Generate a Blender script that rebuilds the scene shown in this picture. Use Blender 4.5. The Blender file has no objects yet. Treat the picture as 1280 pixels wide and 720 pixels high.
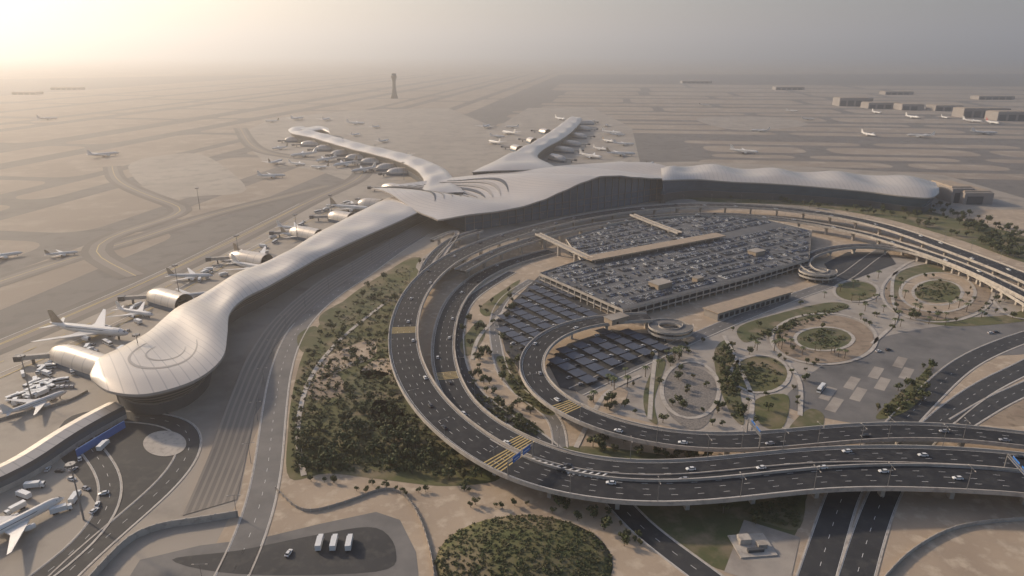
import bpy,math,random,bisect
from mathutils import Vector,Matrix
from mathutils.geometry import tessellate_polygon
R=random.Random(7)
H=200.0;F=853.333;TH=math.atan(295/F);c=math.cos(TH);s=math.sin(TH)
def P(px,py,z=0.0):
    # survey helper: aerial-photo bearing -> site coordinates (metres) on the level z
    u=(px-640)/F;v=(360-py)/F
    dz=-s+v*c;t=(z-H)/dz
    return Vector((u*t,(c+v*s)*t,z))
S=bpy.context.scene
def link(o,parent=None):
    S.collection.objects.link(o)
    if parent: o.parent=parent
    return o
cam=bpy.data.cameras.new("camera");co=link(bpy.data.objects.new("camera",cam))
cam.lens=24;cam.sensor_width=36;cam.clip_end=200000;cam.clip_start=1
co.location=(0,0,H);co.rotation_euler=(math.pi/2-TH,0,0);S.camera=co
S.view_settings.view_transform='Standard'
# ---------------- light
w=bpy.data.worlds.new("World");S.world=w;w.use_nodes=True
nt=w.node_tree;bg=nt.nodes['Background'];sk=nt.nodes.new('ShaderNodeTexSky')
sk.sky_type='NISHITA';sk.sun_disc=False;EL=math.radians(24);AZ=math.radians(-58)
sk.sun_elevation=EL;sk.sun_rotation=AZ;sk.dust_density=3.2;sk.air_density=1.1;sk.ozone_density=3.5
nt.links.new(sk.outputs[0],bg.inputs[0]);bg.inputs[1].default_value=0.15
L=bpy.data.lights.new("sun",'SUN');L.energy=5;L.angle=math.radians(3.0);L.color=(1,.77,.54)
lo=link(bpy.data.objects.new("sun",L))
d=Vector((math.sin(AZ)*math.cos(EL),math.cos(AZ)*math.cos(EL),math.sin(EL)))
lo.rotation_euler=d.to_track_quat('Z','Y').to_euler()
# ---------------- materials
def mat(n,col,r=.8,col2=None,scale=.05,metal=0,col3=None,scale2=1.0,stripe=None,contrast=(.35,.65),spec=.5):
    m=bpy.data.materials.new(n);m.use_nodes=True;t=m.node_tree
    b=t.nodes['Principled BSDF'];b.inputs['Roughness'].default_value=r;b.inputs['Metallic'].default_value=metal
    b.inputs['Specular IOR Level'].default_value=spec
    b.inputs['Base Color'].default_value=(*col,1)
    out=None
    if col2:
        g=t.nodes.new('ShaderNodeNewGeometry')
        def nz(sc,det=4):
            x=t.nodes.new('ShaderNodeTexNoise');x.inputs['Scale'].default_value=sc;x.inputs['Detail'].default_value=det
            x.inputs['Roughness'].default_value=.6
            t.links.new(g.outputs['Position'],x.inputs['Vector']);return x.outputs['Fac']
        def rmp(o,a,b2):
            x=t.nodes.new('ShaderNodeMapRange');x.inputs[1].default_value=a;x.inputs[2].default_value=b2
            t.links.new(o,x.inputs[0]);return x.outputs[0]
        mx=t.nodes.new('ShaderNodeMix');mx.data_type='RGBA'
        mx.inputs[6].default_value=(*col,1);mx.inputs[7].default_value=(*col2,1)
        t.links.new(rmp(nz(scale,7),*contrast),mx.inputs[0]);out=mx.outputs[2]
        if col3:
            m2=t.nodes.new('ShaderNodeMix');m2.data_type='RGBA';t.links.new(out,m2.inputs[6]);m2.inputs[7].default_value=(*col3,1)
            t.links.new(rmp(nz(scale2,5),.5,.66),m2.inputs[0]);out=m2.outputs[2]
        t.links.new(out,b.inputs['Base Color'])
    if stripe:  # uv stripes: (axis, freq, duty, colour)
        ax,fr,du,sc=stripe
        uv=t.nodes.new('ShaderNodeUVMap');sp=t.nodes.new('ShaderNodeSeparateXYZ');t.links.new(uv.outputs[0],sp.inputs[0])
        mu=t.nodes.new('ShaderNodeMath');mu.operation='MULTIPLY';mu.inputs[1].default_value=fr;t.links.new(sp.outputs[ax],mu.inputs[0])
        fc=t.nodes.new('ShaderNodeMath');fc.operation='FRACT';t.links.new(mu.outputs[0],fc.inputs[0])
        lt=t.nodes.new('ShaderNodeMath');lt.operation='LESS_THAN';lt.inputs[1].default_value=du;t.links.new(fc.outputs[0],lt.inputs[0])
        m3=t.nodes.new('ShaderNodeMix');m3.data_type='RGBA'
        if out: t.links.new(out,m3.inputs[6])
        else: m3.inputs[6].default_value=(*col,1)
        m3.inputs[7].default_value=(*sc,1);t.links.new(lt.outputs[0],m3.inputs[0]);t.links.new(m3.outputs[2],b.inputs['Base Color'])
    return m
M={}
M['ground']=mat("desert_ground",(.24,.19,.145),.95,(.34,.28,.215),.0016,col3=(.17,.14,.115),scale2=.006)
M['infield']=mat("infield_sand",(.30,.245,.19),.95,(.235,.19,.15),.004,col3=(.34,.285,.225),scale2=.02)
M['zone']=mat("airfield_asphalt",(.135,.122,.108),.88,(.17,.152,.133),.006,col3=(.11,.10,.09),scale2=.04)
M['sand']=mat("sand",(.40,.31,.22),.95,(.30,.23,.165),.03,col3=(.47,.38,.28),scale2=.12)
M['sand2']=mat("brown_soil",(.23,.17,.12),.95,(.31,.24,.17),.05,col3=(.17,.13,.09),scale2=.15)
M['apron']=mat("apron_concrete",(.33,.285,.23),.8,(.27,.23,.187),.008,col3=(.22,.19,.157),scale2=.03)
M['asph']=mat("asphalt",(.024,.025,.028),.85,(.04,.04,.041),.03,col3=(.055,.053,.05),scale2=.15)
M['asphd']=mat("viaduct_asphalt",(.016,.017,.021),.85,(.027,.028,.031),.05,spec=.3,col3=(.038,.038,.039),scale2=.2)
M['taxi']=mat("taxiway_asphalt",(.17,.148,.125),.85,(.21,.18,.155),.01)
M['taxid']=mat("dark_taxi_shoulder",(.11,.098,.085),.85,(.15,.13,.11),.01)
M['conc']=mat("concrete",(.46,.41,.35),.8,(.38,.34,.29),.1,col3=(.30,.265,.23),scale2=.3)
M['pave']=mat("paving",(.36,.315,.265),.8,(.29,.255,.215),.08,col3=(.22,.19,.16),scale2=.03)
M['paved']=mat("grey_paving",(.13,.123,.115),.8,(.17,.158,.145),.08,col3=(.10,.095,.09),scale2=.03)
M['deck']=mat("parking_deck",(.075,.077,.082),.85,(.11,.11,.112),.04)
M['white']=mat("white_paint",(.7,.68,.64),.7)
M['yellow']=mat("yellow_paint",(.55,.40,.14),.7,(.4,.3,.12),.8)
M['green']=mat("shrub_cover",(.075,.085,.026),.95,(.12,.105,.042),.06,col3=(.20,.155,.095),scale2=.03)
M['grass']=mat("grass",(.065,.078,.028),.95,(.11,.10,.045),.07,col3=(.19,.15,.095),scale2=.06)
M['leaf']=mat("foliage",(.045,.065,.02),.9,(.085,.09,.032),.15)
M['leaf2']=mat("dry_foliage",(.11,.095,.038),.9,(.065,.068,.026),.2)
M['bark']=mat("bark",(.12,.085,.055),.95)
M['roof']=mat("roof_cladding",(.56,.49,.41),.33,(.49,.43,.365),.02,metal=.3,stripe=(0,.16,.10,(.40,.35,.30)))
M['fascia']=mat("fascia",(.34,.30,.26),.5)
M['louv']=mat("louvre_facade",(.21,.185,.155),.6,stripe=(1,.35,.5,(.07,.065,.06)))
M['louv2']=mat("louvre_bank",(.15,.128,.105),.7,(.12,.104,.088),.05,stripe=(1,.30,.4,(.21,.18,.148)))
M['glass']=mat("facade_glass",(.08,.13,.18),.2,(.055,.09,.13),.05,stripe=(1,.22,.10,(.10,.12,.14)))
M['metal']=mat("dark_metal",(.08,.082,.085),.5,metal=.2)
M['pole']=mat("galvanised_pole",(.22,.21,.20),.5,metal=.3)
M['shade']=mat("shade_canopy",(.04,.05,.075),.6,(.06,.07,.095),.1)
M['tan']=mat("tan_roof",(.38,.29,.20),.8,(.32,.245,.175),.08,col3=(.28,.22,.16),scale2=.3)
M['plane']=mat("aircraft_white",(.72,.68,.62),.35,(.66,.62,.56),.05)
M['fin']=mat("fin_livery",(.45,.36,.25),.4,(.28,.2,.13),.12)
M['finr']=mat("red_fin_livery",(.35,.05,.04),.4)
M['win']=mat("vehicle_glass",(.02,.025,.03),.15)
M['tyre']=mat("tyre",(.02,.02,.02),.9)
M['cw']=mat("car_white",(.66,.65,.62),.3);M['cs']=mat("car_silver",(.30,.30,.31),.3);M['ck']=mat("car_black",(.03,.03,.035),.3);M['cr']=mat("car_red",(.22,.04,.03),.3);M['cb']=mat("car_blue",(.05,.07,.13),.3)
M['sign']=mat("blue_sign",(.03,.14,.42),.5)
M['pebble']=mat("pebble_surface",(.25,.22,.19),.95,(.12,.11,.10),.9)
M['far']=mat("hangar_cladding",(.34,.29,.25),.8,(.28,.245,.215),.02)
M['tower']=mat("tower_concrete",(.20,.17,.145),.8)
# ---------------- mesh builder
class MB:
    def __init__(s,name): s.n=name;s.v=[];s.f=[];s.m=[];s.uv=[];s.ms=[]
    def mi(s,k):
        if k not in s.ms: s.ms.append(k)
        return s.ms.index(k)
    def face(s,pts,k,uv=None):
        b=len(s.v);s.v+= [tuple(p) for p in pts];s.f.append(tuple(range(b,b+len(pts))));s.m.append(s.mi(k))
        s.uv.append(uv or [(0,0)]*len(pts))
    def grid(s,rows,k,uvs=None):
        b=len(s.v);n=len(rows[0])
        for r in rows: s.v+=[tuple(p) for p in r]
        mi=s.mi(k)
        for i in range(len(rows)-1):
            for j in range(n-1):
                q=(b+i*n+j,b+(i+1)*n+j,b+(i+1)*n+j+1,b+i*n+j+1)
                s.f.append(q);s.m.append(mi)
                s.uv.append([uvs[(x-b)//n][(x-b)%n] for x in q] if uvs else [(0,0)]*4)
    def box(s,cx,cy,z0,z1,lx,ly,k,a=0,top=1.0,kt=None):
        ca,sa=math.cos(a),math.sin(a);v=[]
        for z,f in((z0,1),(z1,top)):
            for x,y in((-1,-1),(1,-1),(1,1),(-1,1)):
                X=x*lx/2*f;Y=y*ly/2*f;v.append((cx+X*ca-Y*sa,cy+X*sa+Y*ca,z))
        b=len(s.v);s.v+=v
        for i,q in enumerate(((3,2,1,0),(4,5,6,7),(0,1,5,4),(1,2,6,5),(2,3,7,6),(3,0,4,7))):
            s.f.append(tuple(b+x for x in q));s.m.append(s.mi(kt if (kt and i==1) else k));s.uv.append([(0,0)]*4)
    def tube(s,rings,k,cap=True):
        n=len(rings[0]);b=len(s.v)
        for r in rings: s.v+=[tuple(p) for p in r]
        mi=s.mi(k)
        for i in range(len(rings)-1):
            for j in range(n):
                j2=(j+1)%n
                s.f.append((b+i*n+j,b+i*n+j2,b+(i+1)*n+j2,b+(i+1)*n+j));s.m.append(mi);s.uv.append([(j/n,i),((j+1)/n,i),((j+1)/n,i+1),(j/n,i+1)])
        if cap:
            for o,rev in((0,True),((len(rings)-1)*n,False)):
                q=[b+o+j for j in range(n)]
                if rev:q=q[::-1]
                s.f.append(tuple(q));s.m.append(mi);s.uv.append([(0,0)]*n)
    def cyl(s,x,y,z0,z1,r0,r1,k,n=8):
        s.tube([[(x+r*math.cos(2*math.pi*i/n),y+r*math.sin(2*math.pi*i/n),z) for i in range(n)] for z,r in((z0,r0),(z1,r1))],k)
    def mesh(s,smooth=False):
        me=bpy.data.meshes.new(s.n);me.from_pydata(s.v,[],s.f)
        for k in s.ms: me.materials.append(M[k])
        me.polygons.foreach_set('material_index',s.m)
        ul=me.uv_layers.new(name="UVMap");fl=[]
        for u in s.uv:
            for q in u: fl+=q
        ul.data.foreach_set('uv',fl)
        if smooth: me.polygons.foreach_set('use_smooth',[True]*len(s.f))
        me.update();return me
    def obj(s,parent=None,smooth=False):
        return link(bpy.data.objects.new(s.n,s.mesh(smooth)),parent)
def empty(n,loc=(0,0,0)):
    o=link(bpy.data.objects.new(n,None));o.location=loc;return o
def cr(p,n=8,closed=False):
    out=[];N=len(p);seg=N if closed else N-1
    for i in range(seg):
        g=lambda k:(p[k%N] if closed else p[max(0,min(N-1,k))])
        a,b,c_,d_=g(i-1),g(i),g(i+1),g(i+2)
        for j in range(n):
            t=j/n
            out.append(tuple(.5*((2*b[q])+(-a[q]+c_[q])*t+(2*a[q]-5*b[q]+4*c_[q]-d_[q])*t*t+(-a[q]+3*b[q]-3*c_[q]+d_[q])*t**3) for q in range(len(b))))
    if not closed: out.append(tuple(p[-1]))
    return out
class Path:
    def __init__(s,px,step=6,z=None,smooth=20,world=False):
        if world: w=[Vector(p) for p in cr(px)]
        else:
            if z is not None: px=[(a[0],a[1],z) for a in px]
            w=[P(*q) for q in cr(px)]
        s.set(w);N=max(2,int(s.L/step));w=[s.at(s.L*i/N)[0] for i in range(N+1)]
        for _ in range(smooth):
            w=[w[0]]+[(w[i-1]+w[i]*2+w[i+1])/4 for i in range(1,len(w)-1)]+[w[-1]]
        s.set(w)
    def set(s,w):
        s.p=w;s.cum=[0]
        for i in range(1,len(w)): s.cum.append(s.cum[-1]+(w[i]-w[i-1]).length)
        s.L=s.cum[-1]
    def at(s,d):
        d=max(0,min(s.L,d))
        i=min(len(s.p)-2,max(0,bisect.bisect_right(s.cum,d)-1))
        l=s.cum[i+1]-s.cum[i] or 1;t=(d-s.cum[i])/l
        p=s.p[i].lerp(s.p[i+1],t);T=s.p[i+1]-s.p[i];T.z=0
        if T.length<1e-6:T=Vector((1,0,0))
        T.normalize();return p,T,Vector((-T.y,T.x,0))
    def nor(s,i):
        a=s.p[max(0,i-1)];b=s.p[min(len(s.p)-1,i+1)];T=b-a;T.z=0;T.normalize();return Vector((-T.y,T.x,0))
    def pos(s,d,o,z=0):
        p,T,n=s.at(d);q=p+n*o;q.z+=z;return q
def sweep(mb,path,prof,mats):
    rows=[]
    for i,p in enumerate(path.p):
        n=path.nor(i);rows.append([p+n*o+Vector((0,0,dz)) for o,dz in prof])
    for j in range(len(prof)-1):
        mb.grid([[r[j],r[j+1]] for r in rows],mats[j],[[(path.cum[i],0),(path.cum[i],abs(prof[j+1][0]-prof[j][0]))] for i in range(len(rows))])
def line(mb,path,off,wd,k,z,dash=None,d0=0,d1=None):
    d1=d1 or path.L;d=d0;st=6
    if dash:
        while d<d1-dash[0]:
            a,b=d,d+dash[0]
            mb.face([path.pos(a,off-wd/2,z),path.pos(b,off-wd/2,z),path.pos(b,off+wd/2,z),path.pos(a,off+wd/2,z)],k);d+=dash[0]+dash[1]
    else:
        N=max(1,int((d1-d0)/st));rows=[]
        for i in range(N+1):
            q=d0+(d1-d0)*i/N;rows.append([path.pos(q,off-wd/2,z),path.pos(q,off+wd/2,z)])
        mb.grid(rows,k)
def poly(name,px,k,z,smooth=True,n=5,mb=None,world=False):
    q=[P(a[0],a[1],0) for a in (cr(px,n,True) if smooth else px)] if not world else [Vector(a) for a in px]
    for v in q: v.z=z
    own=mb is None
    if own: mb=MB(name)
    b=len(mb.v);mb.v+=[tuple(v) for v in q]
    for t in tessellate_polygon([q]):
        a=[q[i] for i in t];nn=(a[1]-a[0]).cross(a[2]-a[0])
        if nn.z<0:t=t[::-1]
        mb.f.append(tuple(b+i for i in t));mb.m.append(mb.mi(k));mb.uv.append([(0,0)]*3)
    if own: mb.obj()
    return q
def disc(cx,cy,rx,ry,n=20):
    return [(cx+rx*math.cos(2*math.pi*i/n),cy+ry*math.sin(2*math.pi*i/n)) for i in range(n)]
def inside(a,b,pl):
    r=False;n=len(pl);j=n-1
    for i in range(n):
        if (pl[i][1]>b)!=(pl[j][1]>b) and a<(pl[j][0]-pl[i][0])*(b-pl[i][1])/(pl[j][1]-pl[i][1])+pl[i][0]: r=not r
        j=i
    return r
# ---------------- ground and airfield
g=MB("ground");g.face([(-60000,-4000,0),(60000,-4000,0),(60000,60000,0),(-60000,60000,0)],'ground');g.obj()
poly("airfield_pavement",[(-900,560),(-900,128),(-300,104),(300,94),(1500,92),(2300,120),(2300,290),(1290,262),(1000,240),(850,235),(560,285),(440,340),(318,520),(250,720),(-400,900)],'zone',.03,False)
inf=MB("infield_sand");E1=Vector((math.cos(math.radians(-8)),math.sin(math.radians(-8)),0));E2_=Vector((-E1.y,E1.x,0));OO=P(0,432)
def rrect(a0,a1,b0,b1,r,z,k='infield'):
    r=min(r,(a1-a0)/2.01,(b1-b0)/2.01);pts=[]
    for cx,cy,s0 in((a1-r,b1-r,0),(a0+r,b1-r,90),(a0+r,b0+r,180),(a1-r,b0+r,270)):
        for i in range(6):
            t_=math.radians(s0+18*i);q=E1*(cx+r*math.cos(t_))+E2_*(cy+r*math.sin(t_));pts.append((q.x,q.y,z))
    poly("",pts,k,z,mb=inf,world=True)
o1,o2=OO.dot(E1),OO.dot(E2_)
Q=random.Random(5)
a=o1-60
cols=[]
for wdt,gap in((75,40),(150,45),(60,34),(190,60),(120,75),(260,60),(90,50),(300,60),(300,60),(400,60)):
    cols.append((a-wdt,a));a-=wdt+gap
for ci,(a0,a1) in enumerate(cols):
    b=o2-200+Q.uniform(0,150)
    while b<o2+6000:
        ln=Q.uniform(160,520)*(1+max(0,b-o2)/2500);rrect(a0,a1,b,b+ln,38,.05);b+=ln+Q.choice([32,38,60])
b=o2+1450
rows_=[]
for wdt,gap in((70,34),(120,40),(60,60),(150,45),(90,40),(190,60),(120,60),(260,60),(160,60),(300,80),(350,90),(400,90)):
    rows_.append((b,b+wdt));b+=wdt+gap
for b0,b1 in rows_:
    a=o1+80+Q.uniform(0,120)
    while a<o1+6500:
        ln=Q.uniform(180,620)*(1+(b0-o2)/6000);rrect(a,a+ln,b0,b1,42,.05);a+=ln+Q.choice([32,38,55])
b=o2+620
for wdt,gap in((60,32),(90,34),(60,34),(70,30),(50,34),(100,34),(60,40)):
    a=o1+(520 if b>o2+800 else 1330)+Q.uniform(0,120)
    while a<o1+4500:
        ln=Q.uniform(160,420);rrect(a,a+ln,b,b+wdt,36,.05);a+=ln+Q.choice([30,36,50])
    b+=wdt+gap
inf.obj()
ap=MB("apron_pavement")
poly("",[(-400,900),(-400,600),(-100,478),(110,390),(210,345),(300,302),(385,256),(440,228),(400,214),(330,202),(295,170),(340,148),(440,138),(560,135),(620,160),(660,135),(740,134),(790,160),(800,203),(870,202),(1000,208),(1180,219),(1330,262),(1000,262),(850,262),(600,290),(440,340),(380,395),(335,440),(318,520),(300,620),(250,720)],'apron',.08,False,mb=ap)
for px in ([(160,208),(215,193),(262,197),(308,237),(250,245),(200,247)],[(870,148),(960,146),(1010,156),(925,163)]): poly("",px,'apron',.09,mb=ap)
ap.obj()
poly("landside_ground",[(250,1100),(240,720),(330,520),(360,420),(430,350),(560,285),(700,262),(850,235),(1000,240),(1400,262),(1900,330),(2200,600),(2200,1100)],'sand',.05,False)
t=MB("taxiway")
def tx(px,wd,k='taxi',z=.10):
    p=Path(px,30,z=0,smooth=3)
    line(t,p,0,wd*1.5,k,z);line(t,p,0,wd*.75,'taxi' if k=='taxid' else 'taxid',z+.015)
    line(t,p,0,.9,'yellow',z+.03)
tx([(-100,470),(0,432),(110,385),(210,340),(300,297),(390,250),(450,222),(440,205),(330,190),(300,160)],24,'taxid',.12)
tx([(-100,385),(0,352),(90,322),(170,300),(250,272),(330,252),(410,232)],22,'taxid',.17)
tx([(170,345),(130,325),(110,312),(150,290),(235,265),(200,250),(150,228),(140,208)],20,'taxid',.22)
t.obj()
mk=MB("apron_marking")
for px in [[(-60,455),(60,405),(170,358),(280,305),(380,255)],[(-60,500),(40,455),(140,412),(200,380),(300,322),(380,280),(440,250)]]:
    p=Path(px,20,z=0,smooth=2);line(mk,p,0,1.0,'yellow',.3)
    line(mk,p,7,.5,'white',.3)
p=Path([(-60,478),(60,428),(190,368),(300,310),(380,268)],20,z=0,smooth=2)
line(mk,p,0,.9,'yellow',.3,(10,14))
mk.obj()
# ---------------- piers
def pier(name,st,z,crown,wave,inset,nsub=8,facade='louv',waves=1.0):
    E=empty(name)
    pts=cr([(a[0][0],a[0][1],a[1][0],a[1][1],a[2] if len(a)>2 else z) for a in st],nsub)
    N=len(pts);rf=MB("roof");rows=[];uv=[];K=16;cum=0;last=None
    Ls=[];Rs=[]
    for i,q in enumerate(pts):
        zz=q[4];l=P(q[0],q[1],zz);r=P(q[2],q[3],zz);Ls.append(l);Rs.append(r)
        m=(l+r)/2
        if last is not None: cum+=(m-last).length
        last=m
        row=[];u=[]
        for j in range(K+1):
            a=j/K;p=l.lerp(r,a)
            p.z+=crown*min(1,math.sin(math.pi*a)*1.6)**.8*min(1,.2+i/8)+wave*math.sin(cum/waves)*math.sin(math.pi*min(1,a*.9+.1))**2
            row.append(p);u.append((cum,a*(r-l).length))
        rows.append(row);uv.append(u)
    rf.grid(rows,'roof',uv)
    lo_=[[v-Vector((0,0,1.6)) for v in r] for r in rows]
    rf.obj(E,True)
    fa=MB("fascia_edge")
    fa.grid([[rows[i][0],lo_[i][0]] for i in range(N)],'fascia');fa.grid([[lo_[i][-1],rows[i][-1]] for i in range(N)],'fascia')
    fa.grid([[rows[0][j],lo_[0][j]] for j in range(K+1)],'fascia');fa.grid([[rows[-1][j],lo_[-1][j]] for j in range(K+1)],'fascia')
    fa.grid(lo_,'fascia');fa.obj(E)
    wa=MB("facade")
    outl=[r[0]-Vector((0,0,0)) for r in rows][::-1]+[lo_[0][j] for j in range(1,K)]+[r[-1] for r in rows]+[lo_[-1][j] for j in range(K-1,0,-1)]
    n=len(outl);cc=0;wr=[];wu=[]
    for i in range(n+1):
        p=outl[i%n];a=outl[(i-1)%n];b=outl[(i+1)%n];T=(b-a);T.z=0
        if T.length<1e-4:T=Vector((1,0,0))
        T.normalize();nn=Vector((-T.y,T.x,0))
        k=i%n
        if k<N: ctr=(Ls[N-1-k]+Rs[N-1-k])/2
        elif k<N+K-1: ctr=(Ls[min(N-1,6)]+Rs[min(N-1,6)])/2
        elif k<2*N+K-1: ctr=(Ls[k-N-K+1]+Rs[k-N-K+1])/2
        else: ctr=(Ls[-6]+Rs[-6])/2
        if (ctr-p).dot(nn)<0: nn=-nn
        if i: cc+=(Vector((p.x,p.y,0))-Vector((a.x,a.y,0))).length
        col=[];cu=[]
        for f,ins in((0.0,.15),(.35,.6),(.6,1.0),(.6001,.9),(1.0,.95)):
            q=p+nn*(inset*ins);q.z=(p.z-1.6)*(1-f) if f<1 else 0.0;q.z=max(q.z,0)
            col.append(q);cu.append((cc,q.z))
        wr.append(col);wu.append(cu)
    wa.grid([r[:3] for r in wr],facade,[r[:3] for r in wu]);wa.grid([r[3:] for r in wr],'metal',[r[3:] for r in wu])
    wa.grid([r[2:4] for r in wr],'fascia');wa.obj(E,False)
    return E,rows,Ls,Rs
LP=[((112,468),(114,474)),((124,448),(138,489)),((152,434),(185,492)),((183,416),(243,475)),((203,399),(277,448)),((222,384),(284,418)),((248,370),(287,392)),((275,354),(305,373)),((300,339),(338,356)),((332,327),(370,338)),((358,315),(400,321)),((385,298),(432,306)),((410,284),(465,291)),((440,269),(497,277)),((470,254),(525,264)),((495,243),(553,251)),((520,233),(568,243)),((548,222),(590,232))]
PE,lrows,LL,LR=pier("terminal_pier",LP,20,3.2,2.3,12,waves=13)
pier("terminal_pier",[((522,245),(580,240),26),((530,228),(566,222),25),((522,214),(554,210),24),((502,203),(528,199),22),((472,194),(496,190),20),((441,186.5),(464,183),20),((413,178.5),(436,175.5),20),((389,171.5),(410,168.5),20),((366,167),(390,163.5),20),((360,162.5),(383,159.5),20)],20,4,2.4,8,waves=15)
pier("terminal_pier",[((366,166),(374,163),20),((382,160),(388,164),20),((396,158),(402,162),19),((410,160),(412,166),18)],19,3,1,5,waves=15)
pier("terminal_pier",[((590,215),(700,212),30),((612,204),(688,205),28),((632,195),(672,196),26),((652,186),(680,186),24),((672,175),(700,175),22),((690,163),(714,165),20),((704,153),(724,155),20),((712,147),(728,149),20)],20,6,3.5,8,waves=20)
pier("terminal_pier",[((826,210),(828,225),34),((862,208),(872,224),28),((900,209),(915,227),26),((940,212),(960,229),25),((980,214),(1005,232),24),((1020,216),(1050,236),23),((1060,217),(1090,240),22),((1100,220),(1130,245),22),((1140,223),(1162,247),22),((1168,229),(1174,241),22)],22,6,4.5,7,facade='glass',waves=14)
# ---------------- main hall
E=empty("terminal_main_hall")
A=Vector((-54,780,0));B=Vector((215,963,0));U=(B-A).normalized();V=Vector((U.y,-U.x,0)) # V towards road
LEN=(B-A).length
zp=[(-.12,22),(0,25.5),(.1,25),(.2,26.5),(.3,31),(.4,38.4),(.5,45.5),(.6,50),(.7,47.5),(.8,42),(.9,37.5),(1,34),(1.12,31),(1.25,28)]
def fz(t):
    for i in range(len(zp)-1):
        if zp[i][0]<=t<=zp[i+1][0]:
            q=(t-zp[i][0])/(zp[i+1][0]-zp[i][0]);q=q*q*(3-2*q)*.5+q*.5
            return zp[i][1]*(1-q)+zp[i+1][1]*q
    return zp[-1][1]
rf=MB("roof");rows=[];uv=[]
NT=60;NS=24
for i in range(NT+1):
    t=-.12+1.35*i/NT;row=[];u=[]
    for j in range(NS+1):
        q=j/NS
        ov=14+4*math.sin(t*6);cut=max(0,-t)*60+max(0,t-1)*100
        back=190-60*max(0,(t-.85))-(30*(.2-t) if t<.2 else 0)
        dpt=ov-q*(ov+back)-cut*(1-q)
        p=A+U*(t*LEN)+V*dpt
        z0=fz(t+0.10*math.sin(q*2.6));z=z0*(1-q)+28*q+ (6.5*math.sin(math.pi*q)*math.sin(t*15+q*3.5))
        if q<.08: z-=1.2*(1-q/.08)
        p.z=z;row.append(p);u.append((t*LEN+30*math.sin(q*3),dpt))
    rows.append(row);uv.append(u)
rf.grid(rows,'roof',uv);rf.grid([[v-Vector((0,0,1.8)) for v in r] for r in rows],'fascia')
def rp(t,q):
    i=max(0,min(NT-1e-4,(t+.12)/1.35*NT));j=max(0,min(NS-1e-4,q*NS));a,b=int(i),int(j);fi,fj=i-a,j-b
    return (rows[a][b]*(1-fj)+rows[a][b+1]*fj)*(1-fi)+(rows[a+1][b]*(1-fj)+rows[a+1][b+1]*fj)*fi
sk_=MB("skylight_crescents")
for k in range(10):
    N_=24;rr=[]
    for i in range(N_+1):
        f=i/N_;tc=-.11+.036*k+.13*math.sin(f*math.pi*.75)-.02*f;qc=.985-.66*f-.01*k*(1-f);wd=.009*math.sin(math.pi*(f*.96+.02))
        rr.append([rp(tc-wd,qc)+Vector((0,0,.15)),rp(tc-wd,qc)+Vector((0,0,.7)),rp(tc+wd,qc)+Vector((0,0,.5)),rp(tc+wd,qc)+Vector((0,0,.15))])
    sk_.grid([r[:2] for r in rr],'metal');sk_.grid([r[1:3] for r in rr],'metal' if k%3==0 else 'fascia');sk_.grid([r[2:] for r in rr],'fascia')
sk_.obj(E)
rf.grid([[r[0],r[0]-Vector((0,0,1.8))] for r in rows],'fascia');rf.grid([[r[-1],r[-1]-Vector((0,0,1.8))] for r in rows],'fascia')
rf.grid([[v,v-Vector((0,0,1.8))] for v in rows[0]],'fascia');rf.grid([[v,v-Vector((0,0,1.8))] for v in rows[-1]],'fascia')
rf.obj(E,True)
gl=MB("glass_facade");mul=MB("mullions");gr=[];gu=[]
def hz(t): return fz(t+.02)-3
for i in range(NT+1):
    t=0+1.0*i/NT;b=A+U*(t*LEN)-V*2;tp=b.copy();tp.z=hz(t);gr.append([b,b.lerp(tp,.5),tp]);gu.append([(t*LEN,0),(t*LEN,tp.z/2),(t*LEN,tp.z)])
gl.grid(gr,'glass',gu)
back=[A+U*(t*LEN)-V*170 for t in(0,1)]
for a,b in((A-V*2,back[0]),(B-V*2,back[1]),(back[0],back[1])):
    gl.grid([[Vector((a.x,a.y,0)),Vector((a.x,a.y,23))],[Vector((b.x,b.y,0)),Vector((b.x,b.y,23))]],'glass',[[(0,0),(0,23)],[((b-a).length,0),((b-a).length,23)]])
gl.obj(E)
for i in range(28):
    t=i/27;b=A+U*(t*LEN)-V*1.2;mul.box(b.x,b.y,0,hz(t)-.5,.6,1.0,'pole',math.atan2(U.y,U.x))
for z in(9,17):
    for i in range(20):
        t=(i+.5)/20;b=A+U*(t*LEN)-V*1.4;mul.box(b.x,b.y,z,z+.8,LEN/20,.8,'metal',math.atan2(U.y,U.x))
mul.obj(E)
rm=MB("roof_seam_rings")
def lroof(i,a):
    i=max(0,min(len(lrows)-1.001,i));k=int(i);f=i-k;j=a*16;m_=min(15,int(j));g_=j-m_
    return (lrows[k][m_]*(1-g_)+lrows[k][m_+1]*g_)*(1-f)+(lrows[k+1][m_]*(1-g_)+lrows[k+1][m_+1]*g_)*f
for (ci,ca,ri,ra) in ((24,.5,9,.27),(24,.5,5,.15)):
    rr=[]
    for i in range(33):
        t_=math.pi*(.15+1.25*i/32);w_=.012+.02*math.sin(math.pi*i/32)
        p0=lroof(ci+ri*math.cos(t_),ca+ra*math.sin(t_));p1=lroof(ci+(ri*(1-w_*3))*math.cos(t_),ca+(ra*(1-w_*3))*math.sin(t_))
        rr.append([p0+Vector((0,0,.12)),p1+Vector((0,0,.12))])
    rm.grid(rr,'fascia')
rm.obj(PE)
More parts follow.
